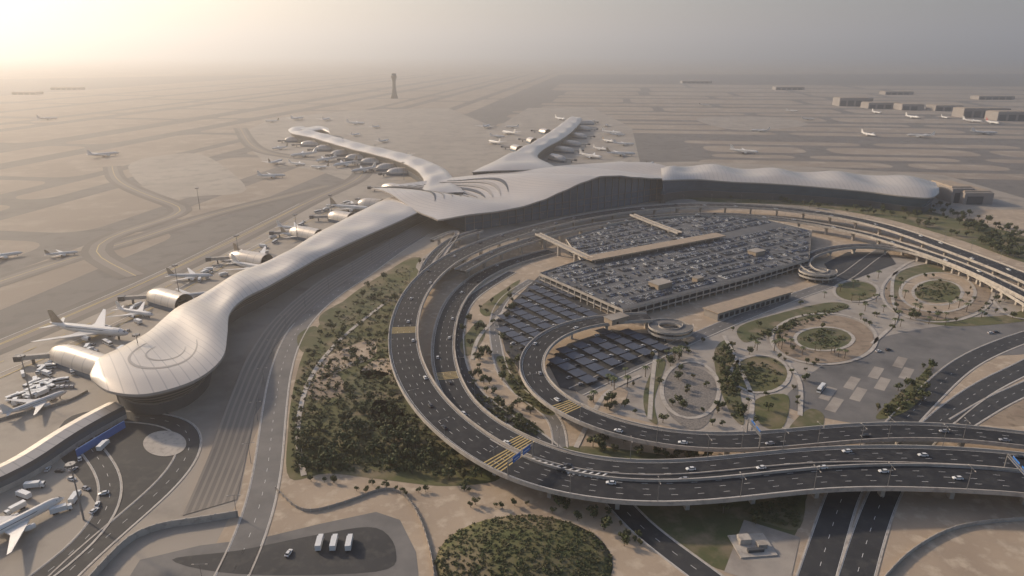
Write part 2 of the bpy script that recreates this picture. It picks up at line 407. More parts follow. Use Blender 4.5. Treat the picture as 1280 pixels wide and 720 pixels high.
# ---------------- louvre bank beside pier
bank=MB("louvre_bank_pavement")
bp=cr([(228,645,296,625),(262,575,310,560),(288,510,322,500),(312,452,334,450),(345,405,362,410),(395,362,410,368),(450,328,462,333),(510,293,522,299),(560,268,575,276)],8)
rows=[];uvs=[];cc=0;last=None
for q in bp:
    l=P(q[0],q[1],0);r=P(q[2],q[3],0)
    if last is not None: cc+=(l-last).length
    last=l;row=[];u=[]
    for j in range(7):
        a=j/6;p=l.lerp(r,a);p.z=.3+ (5.0*(1-a) if cc>90 else 5.0*(1-a)*cc/90);row.append(p);u.append((cc,a*(r-l).length))
    rows.append(row);uvs.append(u)
bank.grid(rows,'louv2',uvs);bank.grid([[r[0],Vector((r[0].x,r[0].y,0))] for r in rows],'fascia');bank.grid([[r[-1],Vector((r[-1].x,r[-1].y,0))] for r in rows],'fascia');bank.obj()
# ---------------- gate pods + jet bridges
def pod(base,d,L=34,w=9,h=10,bridge=True):
    E=empty("boarding_gate");mb=MB("gate_hall");n=Vector((-d.y,d.x,0));rings=[]
    for i in range(11):
        f=i/10;sc=math.sqrt(max(.02,1-max(0,(f-.55)/.45)**2));x=base+d*(f*L)
        rings.append([x+n*(w*sc*math.cos(a))+Vector((0,0,max(0,4+h*sc*math.sin(a)) if math.sin(a)>=0 else 0)) for a in [math.pi*j/10 for j in range(11)]])
    mb.grid(rings,'roof',[[ (i*3.4,j) for j in range(11)] for i in range(11)])
    for sd in(0,10): mb.grid([[r[sd],Vector((r[sd].x,r[sd].y,0))] for r in rings],'glass',[[(i*3.4,4),(i*3.4,0)] for i in range(11)])
    mb.grid([[v,Vector((v.x,v.y,0))] for v in rings[-1]],'fascia')
    mb.obj(E,True)
    if bridge:
        jb=MB("jet_bridge");a=base+d*L*.8;q=(d*.75+n*.65).normalized();e=a+q*26
        m=(a+e)/2;ang=math.atan2(q.y,q.x);jb.box(m.x,m.y,4,7,26,3,'conc',ang);jb.box(e.x,e.y,3.6,7.4,5,5,'metal',ang);m2=a+q*18
        jb.box(m2.x,m2.y,0,4,1,2.5,'metal',ang);jb.box(a.x,a.y,0,7.1,4,4,'conc',ang);jb.obj(E)
for (bx,by),(tx_,ty) in [((232,388),(196,378)),((335,335),(296,328)),((400,302),(370,296)),((440,280),(418,276)),((478,262),(455,260)),((510,244),(478,238)),((135,470),(68,448))]:
    b=P(bx,by,0);e=P(tx_,ty,0);d=(e-b);Ln=d.length;d.normalize();pod(b,d,max(26,min(60,Ln+10)))
for (a,b),(e,f) in [((515,218),(488,219)),((500,212),(465,214)),((480,205),(445,206)),((460,200),(428,201)),((440,194),(410,196)),((420,188),(388,189)),((400,183),(370,183)),((380,177),(350,178)),
                    ((690,200),(712,205)),((695,190),(728,193)),((705,182),(740,185)),((715,172),(745,175)),((720,163),(750,165)),((724,156),(748,156)),((650,190),(630,184)),((668,180),(645,172)),((685,168),(660,163))]:
    b_=P(a,b,0);e_=P(e,f,0);d=(e_-b_);d.normalize();pod(b_,d,44,10,9)
con=MB("transfer_corridor")
p=Path([(-40,605,8),(20,580,8),(60,553,8),(100,528,8),(145,505,8)],6,smooth=4)
sweep(con,p,[(-7,-8),(-7,-5),(-7,-2),(-6,0),(0,1.5),(6,0),(7,-2),(7,-8)],['conc','glass','louv','roof','roof','glass','fascia'])
con.obj()
p=Path([(78,556,6),(100,543,6),(140,520,6)],6,smooth=2);con=MB("blue_hoarding");sweep(con,p,[(-8.5,-6),(-8.5,-1.5),(-8.1,-1.5),(-8.1,-6)],['sign']*3);con.obj()
# ---------------- roads
def viaduct(name,px,w,lanes=None,cols=True,smooth=20,marks=True):
    E=empty(name);p=Path(px,5,smooth=smooth);mb=MB("deck")
    sweep(mb,p,[(-w*.3,-2.6),(-w,-1.3),(-w,1.0),(-w+.5,1.0),(-w+.5,.15),(-w+1.4,.15),(-w+1.4,0),(w-1.4,0),(w-1.4,.15),(w-.5,.15),(w-.5,1.0),(w,1.0),(w,-1.3),(w*.3,-2.6),(-w*.3,-2.6)],
          ['conc','conc','conc','conc','pave','pave','asphd' if marks else 'pave','pave','pave','conc','conc','conc','conc','conc'])
    mb.obj(E)
    if marks:
        m=MB("lane_markings");wi=w-1.4
        line(m,p,wi-.5,.2,'white',.02);line(m,p,-wi+.5,.2,'white',.02)
        n=lanes or max(2,int(2*wi/3.8))
        for i in range(1,n): line(m,p,-wi+.5+(2*wi-1)*i/n,.17,'white',.02,(3,9))
        m.obj(E)
    if cols:
        m=MB("piers");d=14
        while d<p.L:
            q,T,n_=p.at(d)
            if q.z>3.8:
                a=math.atan2(n_.y,n_.x);m.box(q.x,q.y,0,q.z-4,3.0,2.0,'conc',a);m.box(q.x,q.y,q.z-4,q.z-2.61,w*.9,2.2,'conc',a)
            d+=32
        m.obj(E)
    return p,E
zA=11
Ap,AE=viaduct("departures_viaduct",[(x,y,zA) for x,y in [(1330,610),(1290,602),(1200,597),(1120,594),(1040,594),(960,601),(890,609),(820,613),(760,610),(700,601),(640,582),(590,552),(545,514),(515,470),(504,430),(508,392),(525,358),(557,328),(602,306),(655,289),(715,274),(780,263),(850,257),(920,257),(990,262),(1060,272),(1120,287),(1180,308),(1240,330),(1300,355),(1360,385)]],10.5)
A2,_=viaduct("viaduct",[(x,y,10.4) for x,y in [(575,338),(620,315),(672,298),(730,284),(800,273),(870,268),(940,270),(1010,278),(1080,292),(1140,310),(1200,331),(1250,353),(1300,378),(1350,405)]],6.5,smooth=10)
Bp,_=viaduct("viaduct",[(1330,584,11.4),(1290,578,11.4),(1200,571,11.4),(1120,569,11.4),(1040,571,11.4),(960,578,11.4),(890,586,11.4),(820,590,11.4),(760,587,11.4),(700,577,11.4),(650,556,11),(605,532,9),(572,499,7),(556,460,5),(554,425,3.5),(562,390,2.5),(580,362,1.5),(610,340,1.4),(645,326,1.4),(690,314,1.4)],8.5)
Cp,_=viaduct("ramp_viaduct",[(1330,556,9),(1290,551,9),(1220,542,9),(1140,538,9),(1060,541,9),(980,549,9),(900,553,9),(830,548,9),(770,535,9),(715,514,9),(680,490,9),(663,465,9),(666,442,9),(686,420,9),(722,405,9),(765,398,9),(812,396,9)],8.2)
Dp,_=viaduct("ramp_viaduct",[(1040,345,7),(1012,338,7),(1005,327,7),(1020,316,7.5),(1060,308,8),(1110,309,8),(1160,320,8),(1220,343,8),(1290,378,8),(1350,410,8)],5.2,smooth=8)
viaduct("ramp_viaduct",[(1100,298,8),(1150,312,8),(1210,338,8),(1270,370,8),(1340,415,8)],5,smooth=8)
viaduct("pedestrian_bridge",[(540,300,9),(572,288,9),(560,310,9),(548,326,9),(520,352,10)],2.5,smooth=6,marks=False)
viaduct("forecourt_ramp",[(528,345,9),(540,322,9),(565,300,9),(600,288,9)],5,smooth=4)
for hx,hy in((838,410),(1022,341)):
    E=empty("helical_ramp");ct=P(hx,hy,6);m=MB("ramp")
    for lev in range(2):
        pts=[Vector((ct.x+12.5*math.cos(a),ct.y+12.5*math.sin(a),2+lev*3.4+3.4*a/(2*math.pi))) for a in [2*math.pi*i/40 for i in range(41)]]
        p=Path(pts,2,smooth=0,world=True)
        sweep(m,p,[(-4,-.6),(-4,1),(-3.7,1),(-3.7,0),(3.7,0),(3.7,1),(4,1),(4,-.6),(-4,-.6)],['conc','conc','conc','paved','conc','conc','conc','conc'])
    for i in range(12):
        a=2*math.pi*i/12;m.cyl(ct.x+12.5*math.cos(a),ct.y+12.5*math.sin(a),0,3+3.4*a/6.283,.5,.5,'conc')
    m.obj(E)
def road(name,px,w,k='asph',z=.12,mark=True,smooth=10,kerb=True):
    E=empty(name);p=Path([(a,b,0) for a,b in px],6,smooth=smooth);m=MB("carriageway")
    line(m,p,0,2*w,k,z)
    if kerb:
        for sd in(-1,1):
            sweep(m,p,[(sd*w-.4,.0),(sd*w-.4,z+.14),(sd*w+.4,z+.14),(sd*w+.4,0)],['conc','conc','conc'])
    if mark:
        line(m,p,w-.6,.18,'white',z+.02);line(m,p,-w+.6,.18,'white',z+.02);line(m,p,0,.18,'white',z+.02,(3,7))
    m.obj(E);return p
r1=road("service_road",[(270,760),(300,700),(320,650),(334,590),(342,520),(352,460),(372,412),(408,374),(452,345),(492,316),(530,292)],7,'paved')
road("airside_road",[(40,760),(100,700),(170,640),(215,600),(240,560),(232,532),(190,522),(120,520)],6,'asph',.16)
road("airside_road",[(100,545),(140,600),(130,650),(95,690),(40,730)],5,'asph',.2)
road("road",[(1340,405),(1270,425),(1205,455),(1155,500),(1112,545),(1062,600),(1040,660),(1015,740)],7,'asph',.12)
road("road",[(1340,425),(1290,455),(1225,488),(1165,535),(1120,590),(1092,650),(1065,740)],6.5,'asph',.14)
road("road",[(1340,455),(1300,478),(1250,500),(1200,530)],6,'asph',.16)
road("road",[(770,625),(795,655),(840,690),(890,725),(920,750)],6,'asph',.12)
road("road",[(700,560),(695,520),(660,500),(630,470),(620,430),(618,400),(632,372),(665,350)],4,'paved',.15)
road("road",[(640,340),(590,372),(575,400),(572,440),(585,480),(620,515),(680,550),(720,590)],4.5,'asph',.18)
road("road",[(720,490),(780,462),(850,430),(920,400),(990,372),(1050,350),(1085,325),(1110,308)],6,'paved',.2)
def path_(px,w=1.6,k='conc',z=.42,closed=False):
    p=Path([(a,b,0) for a,b in (px+[px[0]] if closed else px)],3,smooth=2);m=MB("footpath");line(m,p,0,2*w,k,z);m.obj()
for cx,cy,rx,ry in((1030,424,66,32),(1030,424,37,15),(1172,366,70,37),(1172,366,47,25),(1172,366,31,16),(950,468,37,24),(863,488,36,36),(1070,364,28,14)): path_(disc(cx,cy,rx,ry,16),1.3,closed=True)
for px in ([(985,455),(1000,480),(1000,520)],[(820,440),(815,480),(812,525)],[(720,560),(740,520),(760,490),(800,470)],[(905,420),(925,460),(940,500),(935,540)],[(1090,430),(1120,400),(1115,370),(1120,340),(1150,322)],[(1240,375),(1260,395),(1290,400)],[(380,595),(372,540),(385,480),(420,430),(480,380)],[(640,380),(600,420),(590,450)]): path_(px,1.4)
pk=MB("hatched_paving")
for i in range(4):
    for j in range(2):
        a=P(1035+i*30+j*8,492-i*13+j*14);pk.box(a.x,a.y,.1,.16,20,6,'pave',.9)
pk.obj()
# ---------------- landscape
poly("landscape_planting",[(362,598),(360,540),(366,490),(378,445),(400,405),(440,368),(480,342),(515,322),(530,330),(508,370),(492,410),(492,450),(505,490),(535,530),(580,570),(625,598),(560,608),(480,600),(410,592)],'green',.10)
for px,k in [([(395,455),(430,436),(465,425),(468,445),(430,462),(400,475)],'sand'),([(450,465),(470,450),(495,450),(492,466),(460,474)],'sand'),([(372,420),(395,408),(400,432),(378,440)],'grass'),([(430,475),(480,465),(515,500),(540,540),(500,560),(450,540)],'grass'),([(400,395),(440,372),(490,352),(500,370),(450,395),(410,412)],'grass'),([(470,500),(500,510),(510,540),(485,545),(465,525)],'sand2'),([(380,480),(420,468),(430,490),(395,500)],'sand2')]:
    poly("planting_bed",px,k,.2)
poly("pebble_bed",disc(668,692,92,40),'pebble',.14)
mm=MB("planted_mound");ct=P(655,700,0);rings=[]
def mz(f): return .2+4.5*math.sin(f*math.pi/2)
for i in range(10):
    f=i/9;rr=32*(1-f)+.01;rings.append([Vector((ct.x+1.15*rr*math.cos(a),ct.y+.9*rr*math.sin(a),mz(f))) for a in [2*math.pi*j/36 for j in range(36)]])
mm.tube(rings,'green');mm.obj(None,True)
poly("sand_path",[(350,612),(420,600),(520,612),(640,618),(720,640),(800,690),(850,740),(600,760),(540,700),(490,650),(420,640),(360,640)],'sand',.07)
poly("grass_verge",[(795,632),(880,615),(1000,604),(1002,640),(985,680),(920,715),(860,690)],'grass',.11)
poly("planting_bed",[(930,640),(1000,606),(1000,660),(960,655)],'green',.16)
poly("service_yard",[(905,715),(930,650),(1000,672),(985,740)],'pave',.2,False)
poly("parking_lot_asphalt",[(150,740),(175,700),(250,682),(330,672),(400,655),(470,640),(500,650),(520,690),(528,760)],'paved',.1,False)
poly("asphalt",[(215,700),(300,688),(400,668),(470,660),(495,690),(470,715),(300,718)],'asph',.14)
poly("airside_yard",[(90,520),(180,510),(235,530),(250,560),(220,590),(180,625),(140,650),(100,600),(70,560)],'asph',.13)
poly("turning_circle",disc(206,555,27,16),'conc',.35)
for nm,px,k,z in [
 ("plaza_paving",[(980,500),(1040,450),(1130,415),(1290,400),(1290,440),(1200,450),(1150,500),(1100,530),(1020,520)],'paved',.1),
 ("plaza_paving",[(715,500),(800,450),(900,410),(1000,372),(1090,330),(1150,325),(1270,370),(1270,410),(1130,420),(1040,455),(980,510),(1000,535),(880,540),(780,520)],'pave',.08),
 ("pebble_bed",[(833,470),(862,458),(893,475),(890,520),(868,538),(838,520),(828,495)],'pebble',.24),
 ("hedge_bed",[(893,440),(908,425),(918,440),(925,490),(930,530),(915,520),(898,480)],'grass',.25),
 ("planting_bed",disc(950,468,34,22),'green',.24),
 ("planting_bed",[(925,408),(990,388),(1040,378),(1060,385),(1000,402),(955,420),(930,428)],'grass',.25),
 ("sand_bed",disc(1030,424,62,30),'sand2',.22),("planting_bed",disc(1030,424,36,14),'grass',.3),
 ("sand_bed",disc(1172,366,66,34),'sand2',.22),("paving_ring",disc(1172,366,46,24),'sand',.3),("planting_bed",disc(1172,364,30,15),'green',.36),
 ("planting_bed",[(1115,355),(1130,338),(1170,330),(1220,340),(1180,340),(1140,348),(1120,372)],'grass',.3),
 ("planting_bed",[(945,500),(985,495),(978,535),(950,530)],'green',.26),("planting_bed",disc(1070,364,25,12),'green',.26),
 ("planting_bed",[(985,540),(1010,512),(1030,520),(1020,545)],'grass',.2),
 ("planting_bed",[(1095,520),(1150,470),(1165,455),(1150,500),(1120,520)],'green',.25),
 ("planting_bed",[(805,490),(822,450),(832,455),(818,500),(822,530),(808,520)],'grass',.25),
 ("sand_bed",[(735,500),(765,485),(785,490),(770,515),(745,515)],'sand',.25),
 ("planting_bed",[(575,430),(600,400),(606,420),(585,445)],'grass',.25),
 ("planting_bed",[(600,385),(630,362),(650,350),(640,365),(612,395)],'green',.25),
 ("planting_bed",[(585,490),(620,500),(680,540),(660,548),(615,520)],'green',.1),
 ("planting_bed",[(620,450),(650,500),(690,520),(690,500),(655,480),(640,450)],'green',.25),
 ("planting_bed",[(700,560),(760,560),(860,575),(800,580),(720,578)],'grass',.2),
 ("planting_bed",[(850,244),(950,243),(1100,250),(1200,275),(1290,300),(1290,330),(1200,300),(1100,272),(1000,257),(880,252)],'green',.2),
 ("planting_bed",[(1150,400),(1250,395),(1290,385),(1290,400),(1200,408)],'green',.2),
 ("sand_bed",[(1180,520),(1240,490),(1290,490),(1290,530),(1220,530)],'sand2',.1),
 ("paving",[(520,335),(545,310),(580,292),(840,250),(850,262),(700,290),(610,320),(560,350)],'pave',.3)]:
    poly(nm,px,k,z)
# ---------------- parking structure
O=Vector((25,592,0));u=Vector((math.cos(math.radians(33.4)),math.sin(math.radians(33.4)),0));v=Vector((u.y,-u.x,0));ua=math.atan2(u.y,u.x)
def UV(a,b,z=0): q=O+u*a+v*b;q.z=z;return q
E=empty("parking_structure")
outl=[(0,0),(0,112),(150,112),(245,108),(300,72),(350,40),(352,-20),(300,-86),(205,-108),(95,-84),(58,-12)]
q=[UV(a,b) for a,b in outl]
mb=MB("deck_slabs")
for z0 in(3.6,7.9):
    top=[tuple(Vector((a.x,a.y,z0+1))) for a in q];poly("",top,'deck',z0+1,mb=mb,world=True)
    n=len(q);mb.grid([[Vector((q[i%n].x,q[i%n].y,z0-.2)),Vector((q[i%n].x,q[i%n].y,z0+ (2.1 if z0>5 else 1)))] for i in range(n+1)],'conc')
mb.obj(E)
mb=MB("columns")
for i in range(len(q)):
    a=q[i];b=q[(i+1)%len(q)];l=(b-a).length;k=int(l/8)
    for j in range(k):
        p=a.lerp(b,j/k);mb.box(p.x,p.y,0,7.8,.8,.8,'conc',ua)
mb.obj(E)
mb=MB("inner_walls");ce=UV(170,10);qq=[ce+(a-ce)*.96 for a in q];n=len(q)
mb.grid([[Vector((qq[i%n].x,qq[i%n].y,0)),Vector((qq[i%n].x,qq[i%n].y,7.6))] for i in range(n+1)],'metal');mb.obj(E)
def car_lo(mb,x,y,z,a,k):
    ca,sa=math.cos(a),math.sin(a);T=lambda X,Y,Zz:(x+X*ca-Y*sa,y+X*sa+Y*ca,z+Zz)
    xs=[(-2.25,.45,.85),(-1.9,.25,.95),(1.2,.25,.95),(2.25,.4,.7)]
    rows=[[T(X,-.88,b),T(X,-.88,t_),T(X,.88,t_),T(X,.88,b)] for X,b,t_ in xs]
    mb.tube(rows,k)
    rows=[[T(X,-.8*f,.93),T(X,-.62*f,h),T(X,.62*f,h),T(X,.8*f,.93)] for X,h,f in((-1.95,.96,1),(-1.4,1.42,1),(.35,1.45,1),(1.1,.96,1))]
    mb.tube(rows,'win');mb.face([T(-1.35,-.6,1.47),T(.33,-.6,1.48),T(.33,.6,1.48),T(-1.35,.6,1.47)],k)
pm=MB("deck_bay_markings");pc=MB("parked_cars")
ZD=8.9
b=-100
while b<108:
    for off in(0,5.2):
        bb=b+off;a=4
        while a<346:
            if inside(a,bb-3,outl) and inside(a,bb+3,outl) and not(-10<bb<8 and a>52):
                if R.random()<(.93 if (math.sin(a*.03+b*.05)>-.7) else .4):
                    p=UV(a+R.uniform(-.15,.15),bb+R.uniform(-.3,.3));car_lo(pc,p.x,p.y,ZD,ua+math.pi/2*(1 if R.random()<.5 else -1),R.choice(['cw','cs','ck','ck','cs','cb','ck','cb','ck','ck','cs']))
                p=UV(a+1.35,bb);pm.box(p.x,p.y,ZD,ZD+.03,.15,4.6,'white',ua)
            a+=2.7 if int(a)%60>6 else 8
    b+=16.4
pm.obj(E);pc.obj()
E=empty("covered_walkway")
wk=MB("roof")
a,b=UV(58,-3),UV(238,5);m=(a+b)/2;ang=math.atan2((b-a).y,(b-a).x);L0=(b-a).length
wk.box(m.x,m.y,12.4,13.4,L0,15,'tan',ang);wk.obj(E)
wk=MB("posts")
for i in range(16):
    p=a.lerp(b,(i+.5)/16)
    for sd in(-5.5,5.5): wk.box(p.x+sd*math.sin(ang),p.y-sd*math.cos(ang),8.9,12.4,.5,.5,'conc',ang)
wk.obj(E)
for (x,y,lx,ly) in((825,358,16,12),(945,318,14,10),(770,402,16,9),(872,352,8,6)):
    p=P(x,y,9);E=empty("stair_core");b=MB("block");b.box(p.x,p.y,8.9,13,lx,ly,'tan',ua);b.box(p.x,p.y,13,13.5,lx+1,ly+1,'pave',ua);b.box(p.x,p.y-ly*.5,9,11,2,1.5,'win',ua);b.obj(E)
E=empty("service_building");b=MB("walls");p=P(936,378,4);b.box(p.x,p.y,0,6,92,14,'pave',ua,kt='tan');b.box(p.x,p.y,6,6.7,94,16,'tan',ua)
for i in range(14):
    o=p+u*(-42+i*6.4)+v*7.05;b.box(o.x,o.y,1,4.2,4,.3,'win',ua)
b.obj(E)
viaduct("pedestrian_bridge",[(672,292,13),(700,305,13),(738,323,13)],3.2,smooth=1,marks=False)
viaduct("pedestrian_bridge",[(790,268,13),(820,280,13),(850,291,13)],3.2,smooth=1,marks=False)
LOTS=([(622,402),(640,378),(674,345),(764,396),(706,412),(668,440),(655,470),(632,440)],[(685,455),(710,430),(765,412),(830,420),(838,440),(770,468),(722,490),(700,485)])
for px in LOTS: poly("surface_parking_asphalt",px,'asph',.3,False)
poly("surface_parking_asphalt",[(1030,330),(1060,315),(1110,316),(1120,330),(1060,352),(1040,345)],'asph',.3,False)
sh=MB("parking_shade_canopies");pc2=MB("parked_cars")
def lot(x0,x1,y0,y1,pl,du,dv,lx,ly):
    a0=x0
    while a0<x1:
        b0=y0
        while b0<y1:
            p=UV(a0,b0)
            if inside(p.x,p.y,pl):
                sh.box(p.x,p.y,2.6,2.8,lx,ly,'shade',ua);sh.box(p.x,p.y,0,2.6,.3,ly*.8,'metal',ua)
                for k in (-1,1):
                    if R.random()<.7: car_lo(pc2,p.x+u.x*k*6.2,p.y+u.y*k*6.2,.32,ua,R.choice(['cw','cs','ck']))
            b0+=dv
        a0+=du
for px in LOTS:
    pl=[(P(a,b).x,P(a,b).y) for a,b in px];ce=(sum(a[0] for a in pl)/len(pl),sum(a[1] for a in pl)/len(pl));pl=[(ce[0]+(a[0]-ce[0])*.93,ce[1]+(a[1]-ce[1])*.93) for a in pl]
    lot(-90,200,-30,330,pl,15,11,9,9.6)
sh.obj();pc2.obj()
# ---------------- aircraft
def aircraft_mesh(fin='fin',name="aircraft_mesh"):
    mb=MB(name);n=14
    st=[(0,.05,-.6),(1,.9,-.5),(3,1.8,-.25),(6,2.6,0),(10,2.9,0),(40,2.9,0),(46,2.6,.3),(52,1.8,1.0),(58,.9,1.7),(61,.3,2.1)]
    mb.tube([[(30-x,rr*math.cos(2*math.pi*j/n),5.2+dz+rr*math.sin(2*math.pi*j/n)) for j in range(n)] for x,rr,dz in st],'plane')
    for sd in(-1,1):
        def wing(pts,k,th):
            up=[Vector((p[0],sd*p[1],p[2]+th*p[3])) for p in pts];lw=[Vector((p[0],sd*p[1],p[2]-th*p[3])) for p in pts]
            mb.face(up,k);mb.face(lw[::-1],k)
            for i in range(len(up)): j=(i+1)%len(up);mb.face([up[i],lw[i],lw[j],up[j]],k)
        wing([(9,2.4,4,1),(3,10,4.8,.8),(-13,29,7.2,.15),(-15.5,29.5,7.3,.12),(-5,10,4.8,.6),(-5,2.4,4,1)],'plane',.45)
        wing([(-22,1.2,6.3,1),(-28,9.5,7.2,.3),(-30,9.7,7.2,.3),(-27,1,6.3,1)],'plane',.25)
        ex,ey,ez=5.5,9.2,2.9;st=[(2.6,1.3),(2.2,1.65),(0,1.7),(-2,1.3),(-3.2,.8)]
        mb.tube([[(ex+x,sd*ey+rr*math.cos(2*math.pi*j/10),ez+rr*math.sin(2*math.pi*j/10)) for j in range(10)] for x,rr in st],'plane')
        mb.tube([[(ex+x,sd*ey+rr*math.cos(2*math.pi*j/10),ez+rr*math.sin(2*math.pi*j/10)) for j in range(10)] for x,rr in((2.62,1.2),(2.63,.1))],'metal')
        mb.box(ex-1.5,sd*ey,ez+1.4,ez+2.2,4,.4,'plane')
        mb.box(-1,sd*4.2,0,2,2.4,.9,'tyre')
        mb.face([(25,sd*2.15,6.3),(11,sd*2.74,6.3),(-16,sd*2.74,6.3),(-16,sd*2.66,6.65),(11,sd*2.66,6.65),(25,sd*2.0,6.6)],'win')
    a=[(-20,0,7.6),(-27,0,16.5),(-30.5,0,16.6),(-29,0,7.6)]
    L_=[(x,.35 if z<10 else .15,z) for x,y,z in a];R_=[(x,-.35 if z<10 else -.15,z) for x,y,z in a]
    mb.face(L_,fin);mb.face(R_[::-1],fin)
    for i in range(4): j=(i+1)%4;mb.face([L_[i],R_[i],R_[j],L_[j]],fin)
    mb.face([(28.3,-1.1,5.9),(28.3,1.1,5.9),(27.0,1.25,6.75),(27.0,-1.25,6.75)],'win')
    mb.box(22,0,0,2.6,1,.7,'tyre')
    return mb.mesh(False)
AM=[aircraft_mesh('fin'),aircraft_mesh('finr'),aircraft_mesh('plane')]
def aircraft(tail,nose,k=0,L=None):
    a=P(*tail);b=P(*nose);m=(a+b)/2;d=b-a;sc=(L or d.length)/61
    o=link(bpy.data.objects.new("airliner",AM[k]));o.location=(m.x,m.y,.3);o.rotation_euler=(0,0,math.atan2(d.y,d.x));o.scale=(sc,)*3
aircraft((66,416),(163,426),0);aircraft((290,322),(352,332),0,58);aircraft((288,334),(346,343),2,52);aircraft((212,350),(266,349),0,42)
aircraft((208,378),(262,372),2,42);aircraft((408,262),(470,266),0,60);aircraft((58,322),(98,318),0,30);aircraft((322,223),(358,222),2);aircraft((110,198),(150,194),2)
aircraft((-50,700),(76,634),2,46);aircraft((405,273),(455,277),2,40)
for i,(x,y,dx,dy,k) in enumerate([(860,224,12,-8,0),(872,222,10,-8,1),(905,223,10,-8,2),(1048,227,14,-8,1),(1060,225,12,-8,0),(930,192,25,2,2),(812,209,10,-6,0),(1095,142,26,4,2),(1140,148,26,3,2),(1180,148,22,4,2),(1215,153,24,2,2),(1240,155,20,3,1),(60,150,25,-1,2),(990,140,20,1,2),(1085,170,18,3,2),(700,150,14,2,2),
  (455,215,-20,3,2),(432,208,-18,3,0),(408,202,-18,3,2),(380,196,-18,2,2),(350,187,-16,2,0),(738,198,14,2,2),(750,188,14,2,2),(760,178,12,2,0),(765,168,12,1,2),(618,180,-14,-3,2),(636,168,-12,-2,2),(505,196,-14,-3,2),(480,178,14,-3,2),(445,170,14,-3,2)]):
    a=P(x,y);b=P(x+dx,y+dy);d=(b-a).normalized();o=link(bpy.data.objects.new("airliner",AM[k]));o.location=(a.x,a.y,.3);sc=R.choice([.7,.9,1.0]);o.scale=(sc,)*3;o.rotation_euler=(0,0,math.atan2(d.y,d.x))
aircraft((-8,325),(12,322),2,38)
for x,y in ((340,153),(372,150),(408,151),(445,156),(470,160),(742,152),(758,158),(772,170),(780,182),(776,195),(608,160),(622,172),(640,160),(345,205),(372,207),(400,211),(880,132),(1010,150),(1150,172),(1230,168),(950,165)):
    a=P(x,y);o=link(bpy.data.objects.new("airliner",AM[2 if R.random()<.7 else 0]));o.location=(a.x,a.y,.3);o.scale=(R.choice([.65,.8,1]),)*3;o.rotation_euler=(0,0,R.choice([-.3,2.8,1.3,-.1])+R.uniform(-.2,.2))
# ---------------- control tower
E=empty("control_tower");ct=P(493,123);mb=MB("shaft");n=16
st=[(0,17,10),(15,13,8),(40,9,6.5),(65,7.5,6),(80,8.5,7.5),(90,12,10),(96,13.5,12),(100,12,10)]
mb.tube([[(ct.x+a*math.cos(2*math.pi*j/n)+z*.03,ct.y+b*math.sin(2*math.pi*j/n),z) for j in range(n)] for z,a,b in st],'tower')
mb.tube([[(ct.x+3+a*math.cos(2*math.pi*j/n),ct.y+a*math.sin(2*math.pi*j/n),z) for j in range(n)] for z,a in((100.1,9),(106,11))],'glass')
mb.tube([[(ct.x+3+a*math.cos(2*math.pi*j/n),ct.y+a*math.sin(2*math.pi*j/n),z) for j in range(n)] for z,a in((106.1,11.5),(109,8),(110,2))],'tower');mb.obj(E,True)
# ---------------- far buildings
def bld(x,y,wd,h,nm="hangar",dp=60):
    p=P(x,y);E=empty(nm);b=MB("walls");b.box(p.x,p.y,0,h,wd,dp,'far');b.box(p.x,p.y,h,h+2,wd*.98,dp*.9,'tan',0,.9)
    for i in range(int(wd/30)): b.box(p.x-wd/2+15+i*30,p.y-dp/2-.3,0,h*.7,22,.5,'metal')
    b.obj(E)
for a in [(1225,146,150,28),(1262,150,120,26),(1065,132,130,30),(1100,135,120,20),(985,112,160,14),(1135,137,80,20),(1180,138,100,18),(85,112,160,12),(35,118,120,12),(870,104,200,14),(1120,118,140,14),(1240,124,160,14),(1205,250,40,16),(1185,248,30,20)]: bld(*a)
# ---------------- vehicles
def vehicle_mesh(col):
    mb=MB("car_body");xs=[(-2.3,.5,.8,.8),(-2.1,.3,.98,.9),(-1,.25,1.0,.92),(1.1,.25,.98,.92),(2.0,.3,.82,.88),(2.35,.45,.66,.75)]
    mb.tube([[(X,-w_,b),(X,-w_,t_-.12),(X,-w_*.9,t_),(X,w_*.9,t_),(X,w_,t_-.12),(X,w_,b)] for X,b,t_,w_ in xs],col)
    mb.tube([[(X,-.82*f,.95),(X,-.64*f,h),(X,.64*f,h),(X,.82*f,.95)] for X,h,f in((-2.0,.97,.95),(-1.3,1.42,1),(.2,1.46,1),(1.15,.97,.95))],'win')
    mb.box(-.5,0,1.44,1.5,1.7,1.24,col)
    for X in(-1.4,1.45):
        for Y in(-.86,.86):
            mb.tube([[(X+.34*math.cos(a),Y+dy,.34+.34*math.sin(a)) for a in [2*math.pi*j/10 for j in range(10)]] for dy in(-.1,.1)],'tyre')
    mb.box(2.33,0,.5,.62,.06,1.3,'white');mb.box(-2.31,0,.65,.78,.06,1.4,'cr')
    return mb.mesh()
VM=[vehicle_mesh(k) for k in('cw','cs','ck','cw','cw')]
def car_on(path,d,off):
    q,T,n_=path.at(d);o=link(bpy.data.objects.new("car",VM[R.randrange(5)]));o.location=q+n_*off+Vector((0,0,.02))
    o.rotation_euler=(0,0,math.atan2(T.y,T.x))
for i in range(34): car_on(Ap,Ap.L*(.01+.97*i/34+R.random()*.02),R.choice([-6.5,-2.6,1.2,5]))
for i in range(16): car_on(Bp,Bp.L*(.02+.95*i/16+R.random()*.04),R.choice([-4,0,4]))
for i in range(10): car_on(Cp,Cp.L*(.02+.9*i/10+R.random()*.06),R.choice([-4,0,4]))
for i in range(18): car_on(A2,A2.L*(.02+.9*i/18+R.random()*.04),R.choice([-3,2]))
